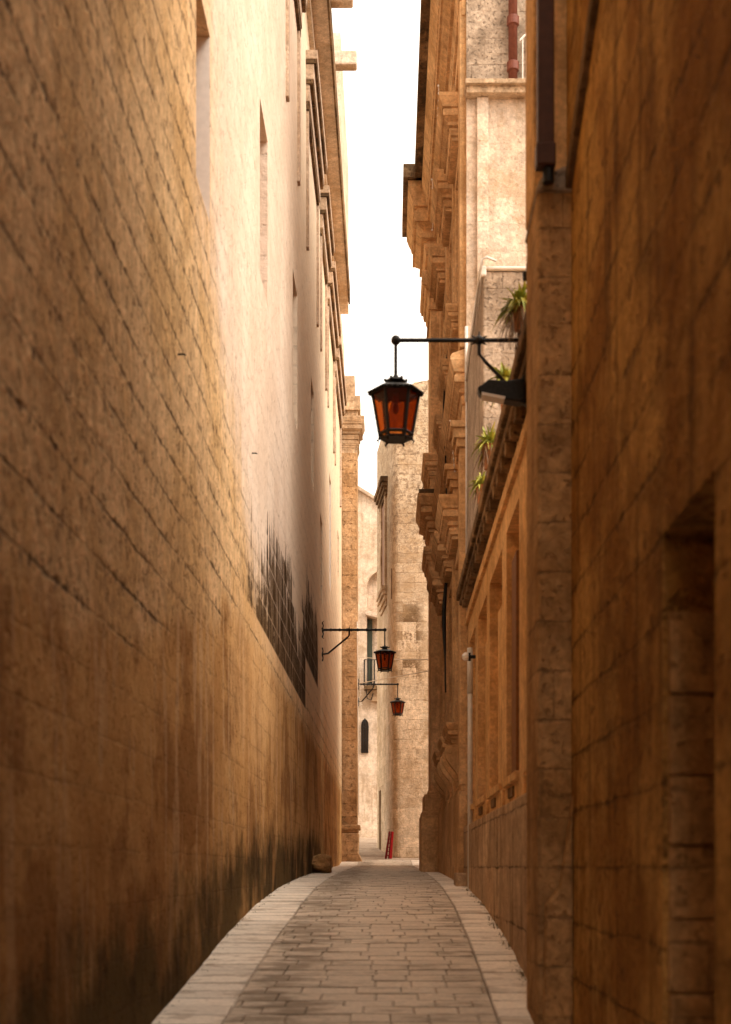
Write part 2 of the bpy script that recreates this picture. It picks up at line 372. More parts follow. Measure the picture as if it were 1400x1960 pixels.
CORN = [(0, 0), (.10, 0), (.10, .07), (.03, .08), (.03, .10), (.20, .11), (.22, .17), (.28, .21), (.28, .26), (.16, .27), (.16, .31), (.40, .32), (.40, .38), (.32, .39), (.32, .42), (.55, .47), (.62, .50), (.72, .50), (.72, .64), (.62, .65), (.62, .69), (.76, .70), (.80, .76), (.90, .83), (.97, .90), (1, .92), (1, 1)]
CAP = [(0, 0), (.2, .0), (.2, .08), (.1, .12), (.12, .3), (.3, .42), (.3, .5), (.5, .52), (.6, .62), (.62, .7), (.85, .72), (.88, .8), (1, .84), (1, 1)]
def mold(mb, x0, x1, y0, y1, z, h, p, prof=CORN):
    """a mitred moulding round a rectangle: projects by p over the height h"""
    rings = [[mb.bm.verts.new(q) for q in ((x0-e*p, y0-e*p, z+t*h), (x1+e*p, y0-e*p, z+t*h), (x1+e*p, y1+e*p, z+t*h), (x0-e*p, y1+e*p, z+t*h))] for e, t in prof]
    for a, b in zip(rings, rings[1:]):
        for k in range(4): mb.bm.faces.new((a[k], a[(k+1) % 4], b[(k+1) % 4], b[k]))
    mb.bm.faces.new(rings[0][::-1]); mb.bm.faces.new(rings[-1]); return mb
def P(px, py, Y): return Vector(((px-745)*Y/F, Y, (1660-py)*Y/F))

# ------------------------------------------------------------------ ground and street
mb = MB(); ys = [p[0] for p in GP]
yy = []
for a, b in zip(ys, ys[1:]):
    n = max(1, int(min(b-a, 40)/2))
    yy += [a+(b-a)*i/n for i in range(n)]
yy.append(3000); yy = [-400]+yy
rows = []
for y in yy:
    zg = g(max(y, -14))-.10
    rows.append([mb.bm.verts.new((x, y, zg)) for x in (-1500, -20, -2, -.5, .5, 2, 20, 1500)])
for q, w_ in zip(rows, rows[1:]):
    for k in range(7): mb.bm.faces.new((q[k], q[k+1], w_[k+1], w_[k]))
tag(mb.build('ground', 'ground'), kind='structure')

def xl(y):     # left wall line
    pts = [(-14, -1.34), (8, -1.34), (9.5, -1.305), (14, -1.29), (20, -1.285), (27, -1.285), (31, -1.30), (40.2, -1.34)]
    for (a, A), (b, B) in zip(pts, pts[1:]):
        if y <= b: return A+(B-A)*(y-a)/(b-a)
    return -1.34
XL, XR = -1.31, 1.0
def pavers(name, x0, x1, wid, dep, y0, y1, edge, mat, mortar):
    mb = MB(); L = mb.bm.loops.layers.float_color.new('tint') if False else None
    y = y0; tints = []
    bm = mb.bm; lt = bm.faces.layers.float.new('tint'); le = bm.faces.layers.float.new('edge')
    row = 0
    while y < y1:
        dd = dep*random.uniform(.9, 1.1); gy = random.uniform(.012, .024)
        x = x0-(random.random()*wid if not edge else 0)
        while x < x1-1e-3:
            ww = wid*random.uniform(.85, 1.15) if not edge else (x1-x0)
            a, b = max(x, x0), min(x+ww, x1)
            if b-a > .03:
                gx = random.uniform(.002, .004) if not edge else .003
                dz = random.uniform(-.003, .004); t = min(1, max(0, random.gauss(.5, .28))); ch = .006
                ta, tb = random.uniform(-.003, .003), random.uniform(-.003, .003)
                c = [(a+gx, y+gy/2), (b-gx, y+gy/2), (b-gx, y+dd-gy/2), (a+gx, y+dd-gy/2)]
                c = [(p+random.uniform(-.002, .002), q+random.uniform(-.003, .003)) for p, q in c]
                ii = [(c[0][0]+ch, c[0][1]+ch), (c[1][0]-ch, c[1][1]+ch), (c[2][0]-ch, c[2][1]-ch), (c[3][0]+ch, c[3][1]-ch)]
                zt = lambda p: g(p[1])+dz+(ta if p[0] < (a+b)/2 else tb)
                WP = lambda p: (p[0]-(.085*min(1.3, max(0, (13-p[1])/5)) if p[0] < -.3 else 0), p[1])
                bo = [bm.verts.new((*WP(p), g(p[1])-.05)) for p in c]; mi = [bm.verts.new((*WP(p), zt(p)-.006)) for p in c]; tp = [bm.verts.new((*WP(p), zt(p))) for p in ii]
                fs = [bm.faces.new(tp)]
                for k in range(4):
                    fs.append(bm.faces.new((bo[k], bo[(k+1) % 4], mi[(k+1) % 4], mi[k]))); fs.append(bm.faces.new((mi[k], mi[(k+1) % 4], tp[(k+1) % 4], tp[k])))
                for i_, f_ in enumerate(fs): f_[lt] = t-(.0 if i_ == 0 else .9); f_[le] = 1. if edge else 0.
            x += ww
        y += dd; row += 1
    # mortar bed
    ys_ = [y0+(y1-y0)*i/60 for i in range(61)]
    rr = [[bm.verts.new((xx, q, g(q)-(.011 if mortar else .02))) for xx in (x0, x1)] for q in ys_]
    for q, w_ in zip(rr, rr[1:]):
        f_ = bm.faces.new((q[0], q[1], w_[1], w_[0])); f_[lt] = -.6; f_[le] = 0.
    return tag(mb.build(name, mat), kind='structure')
pavers('street', XL+.46, .62, .26, .20, 3.0, 41, False, 'paver', True)
pavers('pavement', XL-.15, XL+.455, 1, .24, 3.0, 41, True, 'paver', True)
pavers('pavement', .625, XR+.1, 1, .24, 3.0, 41, True, 'paver', True)
mb = MB()
rr = [[mb.bm.verts.new((xx, 41+i*.5, g(41+i*.5)+.004)) for xx in (-3, 1.5)] for i in range(40)]
for q, w_ in zip(rr, rr[1:]): mb.bm.faces.new((q[0], q[1], w_[1], w_[0]))
tag(mb.build('road', stone('road_stone', (.42, .33, .25), (.36, .27, .2), course=50, blk=50, joint=0, tint=0, streak=0, pit=.2, grime=.3)), kind='structure')

# ------------------------------------------------------------------ left palace
LP = thing('palace', 'very tall tan and part plastered palace wall along the left side, paled with painted light, with a black mould patch', 'building', (-1.3, 10, g(10)))
def under(root):
    return Matrix.Translation(-Vector(root.location))
def sub(o, part): o.parent = part; return o
def hang(o, root):
    o.parent = root; o.matrix_parent_inverse = Matrix.Translation(-Vector(root.location)); return o
holes = [(9.62, 10.35, 4.68, 6.04, .34, .0), (14.2, 15.1, 5.95, 7.7, .25, 0), (19.0, 19.9, 6.1, 8.0, .22, 0), (23.4, 24.3, 6.4, 8.08, .2, 0),
         (26.5, 27.4, 5.0, 6.62, .2, 0), (31.0, 31.9, 6.15, 8.6, .2, 0), (36.6, 37.6, 7.6, 8.7, .2, 0)]
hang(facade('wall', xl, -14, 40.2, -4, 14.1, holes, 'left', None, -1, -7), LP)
for i, h in enumerate(holes):
    wn = hang(MB().box(xl(h[0])-h[4]+.01, xl(h[0])-h[4]+.05, h[0]+.02, h[1]-.005, h[2]+.02, h[3]-.02).build('window', 'shut'), LP)
    if i in (0, 5):
        xw = xl(h[1])
        j = hang(MB().box(xw-h[4]+.06, xw-.004, h[1]-.012, h[1]-.003, h[2]+.004, h[3]-.004).build('jamb', 'white'), LP); j.parent = wn; j.matrix_parent_inverse = Matrix.Identity(4)
        j['label'] = 'white painted window jamb'
# moulded window heads, stepped, running along the wall near the roof
for (a, b, zt) in ((17.6, 20.1, 12.6), (21.95, 25.4, 12.62), (26.4, 28.9, 12.66), (29.8, 33.4, 12.7), (34.3, 38.6, 12.75)):
    xw = xl((a+b)/2)+.01
    h_ = hang(MB().box(xw-.1, xw+.17, a, b+.1, zt-.14, zt).box(xw-.1, xw+.115, a+.03, b+.05, zt-.44, zt-.20).box(xw-.1, xw+.05, a+.06, b, zt-.76, zt-.50).build('window_head', 'trim', bevel=.01), LP)
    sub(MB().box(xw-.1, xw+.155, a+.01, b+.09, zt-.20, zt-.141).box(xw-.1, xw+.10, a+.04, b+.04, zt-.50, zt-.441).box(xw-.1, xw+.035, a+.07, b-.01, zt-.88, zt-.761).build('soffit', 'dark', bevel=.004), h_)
    for c_ in (a+.1, b-.2): hang(MB().box(xw-.1, xw+.03, c_, c_+.15, zt-3, zt-.89).build('window_jamb', 'trim', bevel=.008), LP)
# roof cornice
mb = MB()
for (e, za, zb) in ((.05, 13.3, 13.48), (.30, 13.5, 13.88)):
    mb.box(-1.5, -1.26+e, -14, 34, za, zb)
hang(mb.build('cornice', 'pale', bevel=.01), LP)
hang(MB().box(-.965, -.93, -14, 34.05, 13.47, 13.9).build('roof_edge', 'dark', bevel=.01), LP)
hang(MB().box(-1.45, -1.02, 30, 36, 14.0, 17.6).box(-1.6, -1.26, 36, 40.2, 14.0, 14.6).build('attic_wall', 'pale'), LP)
for (y, z, x1) in ((24.6, 13.95, -.55), (19.4, 11.8+.0, -.9)):
    pass
def spout(y, z, x1):
    o = MB().box(-1.5, x1, y, y+.24, z, z+.25).build('rain_spout', 'pale', bevel=.03); hang(o, LP)
    hang(MB().lathe([(.03, 0), (.03, .01)], (0, 0, 0), 10).build('hole', 'darkgap'), LP).matrix_world = Matrix.Translation((x1-.12, y-.004, z+.13)) @ Matrix.Rotation(R(90), 4, 'X')
spout(24.7, 13.95, -.56)
spout(22.6, 13.78, -.575)
# small iron cramps in the wall
for (px, py) in ((344, 679), (479, 868)):
    Y = 1.31*F/(745-px); p = P(px, py, Y)
    hang(MB().tube([(xl(Y)-.05, Y, p.z), (xl(Y)+.04, Y-.01, p.z), (xl(Y)+.05, Y-.012, p.z-.008)], .006, 6).build('iron_cramp', 'iron'), LP)

# corner guard stone at the foot of the left wall
mb = MB(); bmesh.ops.create_icosphere(mb.bm, subdivisions=4, radius=1)
from mathutils import noise as mn
for v in mb.bm.verts:
    p = v.co.copy(); q = 1+.22*mn.noise(p*1.6)+.08*mn.noise(p*5)+.03*mn.noise(p*14)
    v.co = Vector((max(-1, min(.85, p.x*1.2))*.20*q, p.y*.6*q, (p.z*.21 if p.z > 0 else p.z*.12)*q))
gs = mb.build('guard_stone', 'pier', smooth=True); gs.location = (-1.14, 24.2, g(24.2)+.1)
tag(gs, 'rough dark boulder at the foot of the left wall', 'guard stone')

# ------------------------------------------------------------------ stone pillar closing the left wall
HP = thing('corner_building', 'narrow corner building with stone pillar and moulded capital beyond the left wall', 'building', (-1.1, 40.6, g(40.6)))
hang(MB().prism([(-1.9, 40.32), (-.91, 40.32), (-.895, 41.2), (-1.6, 44.0), (-3, 44)], 'z', -1, 11.75).build('shaft', 'pillar'), HP)
mb = MB()
mold(mb, -1.9, -.91, 40.34, 41.2, 11.72, .34, .06, CAP); mold(mb, -1.9, -.91, 40.34, 41.2, 12.061, .69, .21)
hang(mb.build('capital', 'cap'), HP)
mb = MB()
mb.box(-1.9, -.885, 40.34, 41.1, 12.752, 12.95).box(-1.9, -.815, 40.27, 41.1, 12.951, 13.36).box(-1.9, -.975, 40.4, 41.1, 13.361, 13.97)
hang(mb.build('upper_blocks', 'cap', bevel=.015), HP)
mb = MB()
mb.stack(-1.9, -.92, 40.3, 41.1, [(.98, 1.06, .05), (1.06, 1.2, .1)])
mb.prism([(-1.9, .0), (-.68, .0), (-.88, .42), (-.86, .96), (-1.9, .96)], 'y', 40.17, 41.5)
hang(mb.build('base', 'pillar', bevel=.02), HP)

# ------------------------------------------------------------------ near right building
NA = thing('near_house', 'dark rough ochre stone house filling the right edge, with a deep blind doorway', 'building', (1.0, 5, g(5)))
xr = lambda y: 1.0
hang(facade('wall', xr, -14, 8.0, -4, 8.6, [(4.36, 5.19, -3.5, 1.22, .42, 0)], 'right', None, 1, 6, sub=1.), NA)
# jamb blocks of the recess
mb = MB(); z = -2.9; k = 0
while z < .85:
    hh = random.choice((.27, .3, .25)); pr = random.uniform(0, .03)
    mb.box(1.012+random.uniform(0, .008), 1.44, 5.19-.03-pr, 5.2, z+.002, z+hh-.002); z += hh; k += 1
hang(mb.build('jamb', 'pier', bevel=.012), NA)
mb = MB(); z = -2.6
random.seed(3)
mb.box(.815, 1.05, 7.8, 8.44, -1.2, 3.72)
hang(mb.build('buttress', 'pier', bevel=.02), NA)
hang(MB().prism([(.8, 3.70), (1.06, 3.70), (1.06, 3.86), (.95, 3.84), (.83, 3.78)], 'y', 7.78, 8.46).build('buttress_cap', 'grey', bevel=.02), NA)
hang(MB().prism([(1.0, -1.6), (.83, -1.6), (.85, -.2), (.93, -.1), (1.0, 0.4)], 'y', 7.7, 7.8).build('buttress_foot', 'pier', bevel=.02), NA)
hang(MB().box(.815, 1.2, 8.03, 8.5, 3.8, 8.6).build('pier', 'low', bevel=.01), NA)
hang(MB().prism([(8.02, 3.62), (8.02, 3.72), (5.2, 4.86), (5.2, 4.74)], 'x', .965, 1.06).build('shaded_ledge', M['undr'], bevel=.01), NA)  # ledge coloured dark to stand in for the shadow line on this wall
dp = thing('square_downpipe', 'dark brown square downpipe high on the near right corner', 'downpipe', (.86, 7.72, 3.8))
hang(MB().box(.805, .895, 7.69, 7.77, 3.86, 8.3).build('pipe', 'brownpipe', bevel=.008), dp)
hang(MB().box(.797, .903, 7.682, 7.778, 3.80, 3.92).build('collar', 'brownpipe', bevel=.008), dp)
hang(MB().tube([(.865, 7.73, 3.82), (.865, 7.73, 3.72)], .03, 10).build('outlet', 'iron'), dp)

# ------------------------------------------------------------------ low house with the heavy cornice
LH = thing('low_house', 'low honey stone house with recessed panels and a blackened cornice on the right', 'building', (.97, 13, g(13)))
xb = lambda y: .97
bh = [(16.0, 17.15, .72, 2.71, .12), (14.1, 15.5, .72, 2.71, .12), (12.2, 13.7, .72, 2.73, .12), (10.6, 11.75, .72, 2.76, .16), (9.0, 9.9, .72, 2.76, .12)]
hang(facade('wall', xb, 8.46, 17.55, -1.5, 3.3, bh, 'low', None, 1, 5, sub=1.), LH)
hang(MB().box(.975, 1.3, 8.46, 10.85, 3.44, 3.88).build('attic_wall', 'low', bevel=.01), LH)
hang(MB().box(.895, 1.3, 10.85, 14.55, 3.435, 3.60).build('parapet', 'low', bevel=.01), LH)
mb = MB()
mb.box(.97-.035, 1.3, 8.46, 17.57, 2.98, 3.06); mb.box(.97-.02, 1.3, 8.46, 17.56, 3.06, 3.14)
hang(mb.build('cornice_moulding', 'low', bevel=.008), LH)
mb = MB(); mb.box(.875, 1.4, 8.46, 17.7, 3.24, 3.32); mb.box(.84, 1.4, 8.46, 17.75, 3.32, 3.43)
hang(mb.build('cornice', 'dark', bevel=.012), LH)
y = 8.7
while y < 17.5:
    hang(MB().box(.885, .98, y, y+.14, 3.145, 3.238).build('bracket', 'dark', bevel=.008), LH); y += .42
for h in bh:
    mb = MB()
    mb.box(.935, .99, h[0]-.03, h[1]+.03, .655, .72)
    hang(mb.build('sill', 'low', bevel=.006), LH)
    a, b = h[0]+.18, h[1]-.12
    hang(MB().box(1.04, 1.10, a, b, .74, h[3]-.3).build('panel', 'low', bevel=.006), LH)
h = bh[3]
fr = hang(MB().box(1.0, 1.14, 11.2, 11.6, .74, 2.5).build('shutter', 'shut', bevel=.01), LH)
# plinth with buttress strips and vents
mb = MB()
for (a, b) in ((8.46, 10.2), (10.24, 12.0), (12.04, 13.9), (13.94, 15.7), (15.74, 17.5)):
    mb.box(.915+random.uniform(-.012, .012), 1.1, a, b, -1.6, .50)
hang(mb.build('plinth', 'plinth', bevel=.015), LH)
for y in (11.0, 12.9, 14.7): hang(MB().box(.952, .99, y, y+.42, .55, .63).build('vent', 'undr'), LH)
for y in (10.05, 11.9, 13.8, 15.6): hang(MB().box(.945, .99, y, y+.24, .5, .655).build('pier', 'low', bevel=.008), LH)

# ------------------------------------------------------------------ roof room on the low house
RB = thing('roof_room', 'pale grey streaked block wall rising behind the low house roof, topped with a rounded white coping', 'roof room', (1.5, 16, 3.4))
hang(MB().box(.965, 4.5, 14.6, 17.5, 3.3, 6.12).build('wall', 'grey', bevel=.02), RB)
hang(MB().box(.93, 1.0, 14.57, 17.5, 6.06, 6.17).box(1.0, 4.5, 14.57, 14.75, 6.125, 6.165).build('coping', 'white', bevel=.02), RB)

# ------------------------------------------------------------------ baroque palazzo
PZ = thing('baroque_palazzo', 'two storey honey stone palazzo with stepped capitals, S consoles and deep roof cornice', 'building', (.95, 22, g(22)))
xd = lambda y: .95
wins = [(18.3, 19.1), (20.25, 21.05), (22.7, 23.5)]
dh = []
for a, b in wins: dh += [(a, b, 1.85, 4.0, .22), (a, b, 7.15, 9.1, .22)]
hang(facade('wall', xd, 17.6, 25.4, -1, 12.0, dh, 'dress', None, 1, 4.5, sub=1.), PZ)
for a, b, c_, d_, e_ in dh:
    w_ = hang(MB().box(1.1, 1.15, a+.01, b-.01, c_+.01, d_-.01).build('window', 'shut'), PZ)
    sub(MB().box(1.06, 1.1, (a+b)/2-.03, (a+b)/2+.03, c_+.02, d_-.02).build('mullion', 'undr'), w_)
# side wall facing the viewer
hang(MB().box(.955, 4.4, 17.52, 17.598, 3, 9.46).build('side_wall', 'pale'), PZ)
hang(MB().box(.955, 4.4, 17.55, 17.597, 9.61, 12.4).build('upper_side_wall', 'grey'), PZ)
hang(MB().box(.93, 4.4, 17.30, 17.6, 9.54, 9.60).box(.945, 4.4, 17.36, 17.6, 9.46, 9.54).build('side_ledge', 'cap', bevel=.008), PZ)
hang(MB().box(1.08, 1.22, 17.45, 17.515, 6.1, 9.455).build('pilaster_strip', 'pale', bevel=.01), PZ)
mb = MB()      # plinth
mb.box(.87, 1.1, 17.62, 25.35, -.6, .95); mb.box(.89, 1.1, 17.62, 25.35, .95, 1.02)
hang(mb.build('plinth', 'dress', bevel=.015), PZ)
# pilasters, both storeys
for (a, b) in ((17.62, 17.98), (19.5, 19.82), (21.75, 22.15), (24.2, 24.6)):
    mb = MB(); mb.box(.875, 1.0, a, b, 1.02, 5.2); mb.stack(.885, 1.0, a, b, [(5.2, 5.3, .05), (5.3, 5.42, .09), (5.42, 5.5, .13)])
    hang(mb.build('pilaster', 'dress', bevel=.01), PZ)
    mb = MB(); mb.box(.875, 1.0, a, b, 6.45, 10.74)
    hang(mb.build('pilaster', 'dress', bevel=.01), PZ)
def hood(a, b, z, p=.13):
    mb = MB(); mold(mb, .82, 1.3, a-.06, b+.06, z, .53, .19)
    hang(mb.build('window_hood', 'dress'), PZ)
for a, b in wins:
    for z0 in (1.85, 7.15):
        zt = 4.0 if z0 < 3 else 9.1
        mb = MB()
        mb.box(.89, 1.0, a-.16, a-.002, z0, zt); mb.box(.89, 1.0, b+.002, b+.16, z0, zt); mb.box(.89, 1.0, a-.16, b+.16, zt+.002, zt+.14)
        hang(mb.build('window_frame', 'dress', bevel=.01), PZ)
        hood(a-.1, b+.1, 4.18 if z0 < 3 else 9.26)
        zs = z0-.23
        mb = MB(); mold(mb, .82, 1.3, a-.2, b+.2, zs-.08, .30, .10)
        hang(mb.build('sill', 'dress', bevel=.01), PZ)
        if z0 < 3:
            for yy_ in (a-.2, b+.02):     # S shaped consoles
                up, lo = [], []
                for i in range(25):
                    t = i/24; zc = zs-.06-.62*t; xc = .77+.13*t-.055*math.sin(t*2*math.pi)
                    wd = .055-.02*t+.02*math.cos(t*2*math.pi)
                    up.append((xc-wd/2, zc)); 
                pts = up+[(.94, zs-.68), (.94, zs-.06)]
                mb = MB(); mb.prism(pts, 'y', yy_, yy_+.16)
                mb.tube([(.905, yy_-.02, zs-.67), (.905, yy_+.18, zs-.67)], .035, 12)
                mb.tube([(.77, yy_-.01, zs-.13), (.77, yy_+.17, zs-.13)], .045, 12)
                hang(mb.build('console', 'dress', bevel=.004), PZ)
# string course and main cornice
mb = MB()
mold(mb, .948, 1.3, 17.8, 25.2, 5.72, .62, .19); mb.box(.91, 1.0, 17.62, 25.3, 5.5, 5.72)
mb.prism([(.95, 6.341), (.765, 6.341), (.78, 6.37), (.95, 6.43)], 'y', 17.62, 25.3)
hang(mb.build('string_course', 'dress', bevel=.008), PZ)
CS = ((10.75, 10.95, .06), (10.95, 11.1, .09), (11.3, 11.42, .13), (11.42, 11.52, .18), (11.54, 11.66, .26), (11.68, 11.84, .33), (11.86, 12.06, .35))
mb = MB()
mold(mb, .948, 2, 17.65, 25.1, 10.75, 1.31, .37); mb.box(.90, 1.3, 17.6, 25.4, 10.55, 10.75)
hang(mb.build('cornice', 'dress', bevel=.01), PZ)
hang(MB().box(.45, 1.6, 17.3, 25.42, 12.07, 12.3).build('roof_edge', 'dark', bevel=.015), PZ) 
# end bay, standing forward
mb = MB(); mb.box(.74, 2.5, 25.4, 26.75, -.5, 12.0); hang(mb.build('end_bay', 'dress', bevel=.012), PZ)
def ring(name, steps, mat='dress', bev=.012, x=.72, y0=25.36):
    mb = MB()
    for za, zb, e in steps: mb.box(x-e, 1.3, y0-e, 26.79+e, za, zb)
    return hang(mb.build(name, mat, bevel=bev), PZ)
def ringm(name, z, h, p, prof=CORN):
    mb = MB(); mold(mb, .735, 1.4, 25.38, 26.77, z, h, p, prof); return hang(mb.build(name, 'dress'), PZ)
ring('pedestal', [(-.4, .93, .15), (.93, 1.0, .13), (1.0, 1.3, .09), (1.3, 1.36, .03)])
ringm('lower_capital', 5.22, .48, .12, CAP)
ringm('entablature', 5.98, .64, .23)
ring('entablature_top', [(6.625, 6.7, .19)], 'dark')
ringm('upper_pedestal', 6.95, .41, .13)
ringm('upper_capital', 9.95, .65, .15, CAP)
for yy_ in (25.17,): hang(MB().tube([(.655, yy_-.02, 10.38), (.655, yy_+.1, 10.38)], .085, 14).build('volute', 'dress', bevel=.006), PZ)
ringm('bay_cornice', 10.75, 1.315, .40)
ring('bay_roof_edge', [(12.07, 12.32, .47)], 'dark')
# downpipe on the side wall
rp = thing('round_downpipe', 'red brown round downpipe with collars on the upper side wall', 'downpipe', (1.52, 17.4, 9.62))
hang(MB().tube([(1.52, 17.45, 9.61), (1.52, 17.45, 13.5)], .055, 16).build('pipe', 'rust', smooth=True), rp)
for z in (9.82, 10.38, 10.95): hang(MB().lathe([(.058, -.06), (.075, -.05), (.075, .05), (.058, .06)], (1.52, 17.45, z), 16).build('collar', 'rust', bevel=.004), rp)
rl = thing('terrace_railing', 'white slatted railing beside the red brown downpipe', 'railing', (1.7, 17.4, 9.6))
for i in range(9):
    x = 1.63+i*.045; hang(MB().box(x, x+.014, 17.40, 17.415, 9.605, 10.15+.045*i).build('slat', 'white'), rl)
hang(MB().prism([(1.60, 10.10), (2.04, 10.54), (2.04, 10.57), (1.60, 10.13)], 'y', 17.39, 17.42).build('top_rail', 'white'), rl)
# white pipes
pp = thing('thin_white_pipe', 'thin white pipe bending over the coping and running down the palazzo corner', 'pipe', (.93, 17.1, 4.5))
hang(MB().tube([(1.10, 14.55, 6.2), (1.0, 14.52, 6.23), (.95, 14.5, 6.2), (.925, 14.5, 6.05), (.922, 16.0, 5.9), (.93, 17.1, 5.85)], .014, 8).build('upper_run', 'pvc', smooth=True), pp)
hang(MB().tube([(.93, 17.1, 6.5), (.93, 17.1, 5.6)], .02, 8).build('sleeve', 'pvc', smooth=True), pp)
hang(MB().tube([(.93, 17.1, 5.6), (.93, 17.1, 3.45)], .011, 8).build('lower_run', 'pvc', smooth=True), pp)
pd = thing('pale_downpipe', 'pale grey drainpipe standing between the low house and the palazzo', 'downpipe', (.93, 17.25, g(17.25)))
hang(MB().tube([(.935, 16.4, g(16.4)+.0), (.935, 16.4, 2.53)], .029, 14).build('pipe', 'pvc', smooth=True), pd)
hang(MB().tube([(.935, 16.4, 2.0), (.935, 16.4, 2.53)], .034, 14).build('upper_sleeve', 'pvc', smooth=True), pd)
bs = MB().box(.80, 1.0, 16.9, 17.6, g(17)-.1, g(17)+.16).build('step_block', 'plinth', bevel=.02)
tag(bs, 'worn stone block at the foot of the pale drainpipe', 'stone block')
gl_ = thing('globe_wall_lamp', 'small round white wall lamp on a black mount beside the pale drainpipe', 'wall lamp', (.92, 16.6, 2.45))
hang(MB().ball((.865, 15.95, 2.36), .050, 20).build('globe', 'lens', smooth=True), gl_)
hang(MB().tube([(.89, 15.95, 2.36), (.915, 15.95, 2.36)], .048, 16).tube([(.90, 15.95, 2.36), (.98, 15.95, 2.36)], .02, 8).build('mount', 'iron'), gl_)
cb = MB(); pts = []
for i in range(30):
    t = i/29; pts.append((.83-.03*math.sin(t*9)+.01*math.sin(t*23), 20.2+.8*math.sin(t*3), 7.6-5.1*t))
cb.tube(pts, [.012+.02*max(0, math.sin((i-18)/8*math.pi)) if 18 < i < 26 else .012 for i in range(30)], 8)
tag(cb.build('hanging_cable', 'iron', smooth=True), 'black cable dangling down the front of the honey palazzo', 'cable')
def bulbs(name, pts, label, r=.016):
    o = MB(); o.tube(pts, .004, 6)
    for p in pts[::1]: o.ball(Vector(p)+Vector((0, 0, -.01)), r, 8)
    tag(o.build(name, 'lens', smooth=True), label, 'string lights', 'strings of small white bulbs')
bulbs('string_lights', [(.66+.008*math.sin(i), 19.0, 10.45-.10*i) for i in range(7)], 'short string of white bulbs hanging off the upper cornice, nearest the downpipe')
bulbs('string_lights', [(.66+.03*math.sin(i*.5), 21.9, 10.6-.13*i) for i in range(7)], 'string of white bulbs hanging by the second stepped hood of the palazzo')
bulbs('string_lights', [(.80+.012*i, 18.6+.1*i, 5.85-.055*i) for i in range(9)], 'slanting string of white bulbs under the string course of the palazzo', .012)

# ------------------------------------------------------------------ far tower
TW = thing('tower_house', 'tall blotched limestone tower house facing the viewer at the end of the street', 'tower house', (.8, 42.5, g(42)))
A_, B_ = Vector((.11, 42, 0)), Vector((-.40, 47.6, 0))
rc = []
for i in range(7):
    t = i/6; p0 = Vector((.32, 42.0)); p1 = Vector((.11, 42.0)); p2 = Vector((.085, 42.4)); rc.append(tuple((1-t)**2*p0+2*t*(1-t)*p1+t*t*p2))
plan = rc+[(B_.x, B_.y), (3, 50), (3, 42.0)]
hang(MB().prism(plan, 'z', -1, 13.9).build('wall', 'tower'), TW)
hang(MB().prism([(1.2, 13.9), (1.2, 14.4), (.75, 14.33), (.5, 14.1), (.42, 13.9)], 'y', 42.02, 42.6).build('parapet', 'tower'), TW)
# bay window hood on the street face of the tower
ux = (B_-A_).normalized(); nrm = Vector((-ux.y, ux.x, 0))
if nrm.x > 0: nrm = -nrm
def tw_box(mb, t0, t1, o0, o1, z0, z1):
    pts = [A_+ux*t0+nrm*o0, A_+ux*t1+nrm*o0, A_+ux*t1+nrm*o1, A_+ux*t0+nrm*o1]
    mb.prism([(p.x, p.y) for p in pts], 'z', z0, z1)
mb = MB()
for (z0, z1, e) in ((11.5, 11.62, .06), (11.62, 11.74, .11), (11.74, 11.86, .17), (11.86, 12.02, .22)): tw_box(mb, 1.9-e, 4.0+e, -.1, e, z0, z1)
hang(mb.build('window_hood', 'dark', bevel=.01), TW)
mb = MB(); tw_box(mb, 2.0, 2.3, -.1, .06, 8.7, 11.5); tw_box(mb, 3.5, 3.8, -.1, .06, 8.7, 11.5)
hang(mb.build('window_frame', 'cap', bevel=.01), TW)
mb = MB(); tw_box(mb, 2.3, 3.5, -.1, .012, 8.7, 11.5); hang(mb.build('window', 'shut'), TW)
mb = MB()
for (z0, z1, e) in ((8.1, 8.25, .04), (8.25, 8.42, .09), (8.42, 8.56, .14), (8.56, 8.7, .17)): tw_box(mb, 1.95-e*.5, 3.9+e*.5, -.1, e, z0, z1)
hang(mb.build('corbel', 'cap', bevel=.012), TW)
mb = MB()
tw_box(mb, .35, .4, -.05, .012, 8.0, 8.9); hang(mb.build('crack_patch', 'undr'), TW)
mb = MB(); tw_box(mb, 4.1, 4.75, -.05, .015, .4, 2.5); hang(mb.build('door', 'undr'), TW)
rl = thing('roof_railing', 'thin white slatted railing on top of the far tower', 'railing', (1.0, 43.5, 14.3))
for i in range(14):
    x = .72+i*.05; z1 = 14.42+.045*i
    hang(MB().box(x, x+.012, 43.5, 43.51, 13.9, min(z1, 15.0)+.02).build('slat', 'white'), rl)
hang(MB().prism([(.68, 14.38), (1.33, 15.0), (1.5, 15.0), (1.5, 15.03), (1.32, 15.03), (.68, 14.41)], 'y', 43.49, 43.52).build('top_rail', 'white'), rl)
# red trestle leaning against the tower
rt = thing('folded_trestle', 'folded red wooden trestle leaning on the foot of the far tower', 'trestle', (.05, 41.6, g(41.6)))
zb = g(41.6)+.01
hang(MB().prism([(-.13, zb), (-.06, zb), (.045, zb+.80), (-.01, zb+.80)], 'y', 41.60, 41.66).prism([(-.03, zb), (.02, zb), (.085, zb+.80), (.05, zb+.80)], 'y', 41.70, 41.76).build('rear_frame', 'redd', bevel=.005), rt)
mb = MB()
for k in range(6):
    z = zb+.08+k*.12; x = -.09+k*.015; mb.box(x, x+.09, 41.64, 41.72, z, z+.03)
hang(mb.build('rung', 'redd'), rt)
hang(MB().prism([(.01, zb), (.085, zb), (.14, zb+.78), (.085, zb+.80)], 'y', 41.5, 41.56).build('front_board', 'red', bevel=.006), rt)

# ------------------------------------------------------------------ far house closing the view
FH = thing('far_house', 'pale plastered house with arch and iron balcony glimpsed past the pillar', 'building', (-1, 56, g(56)))
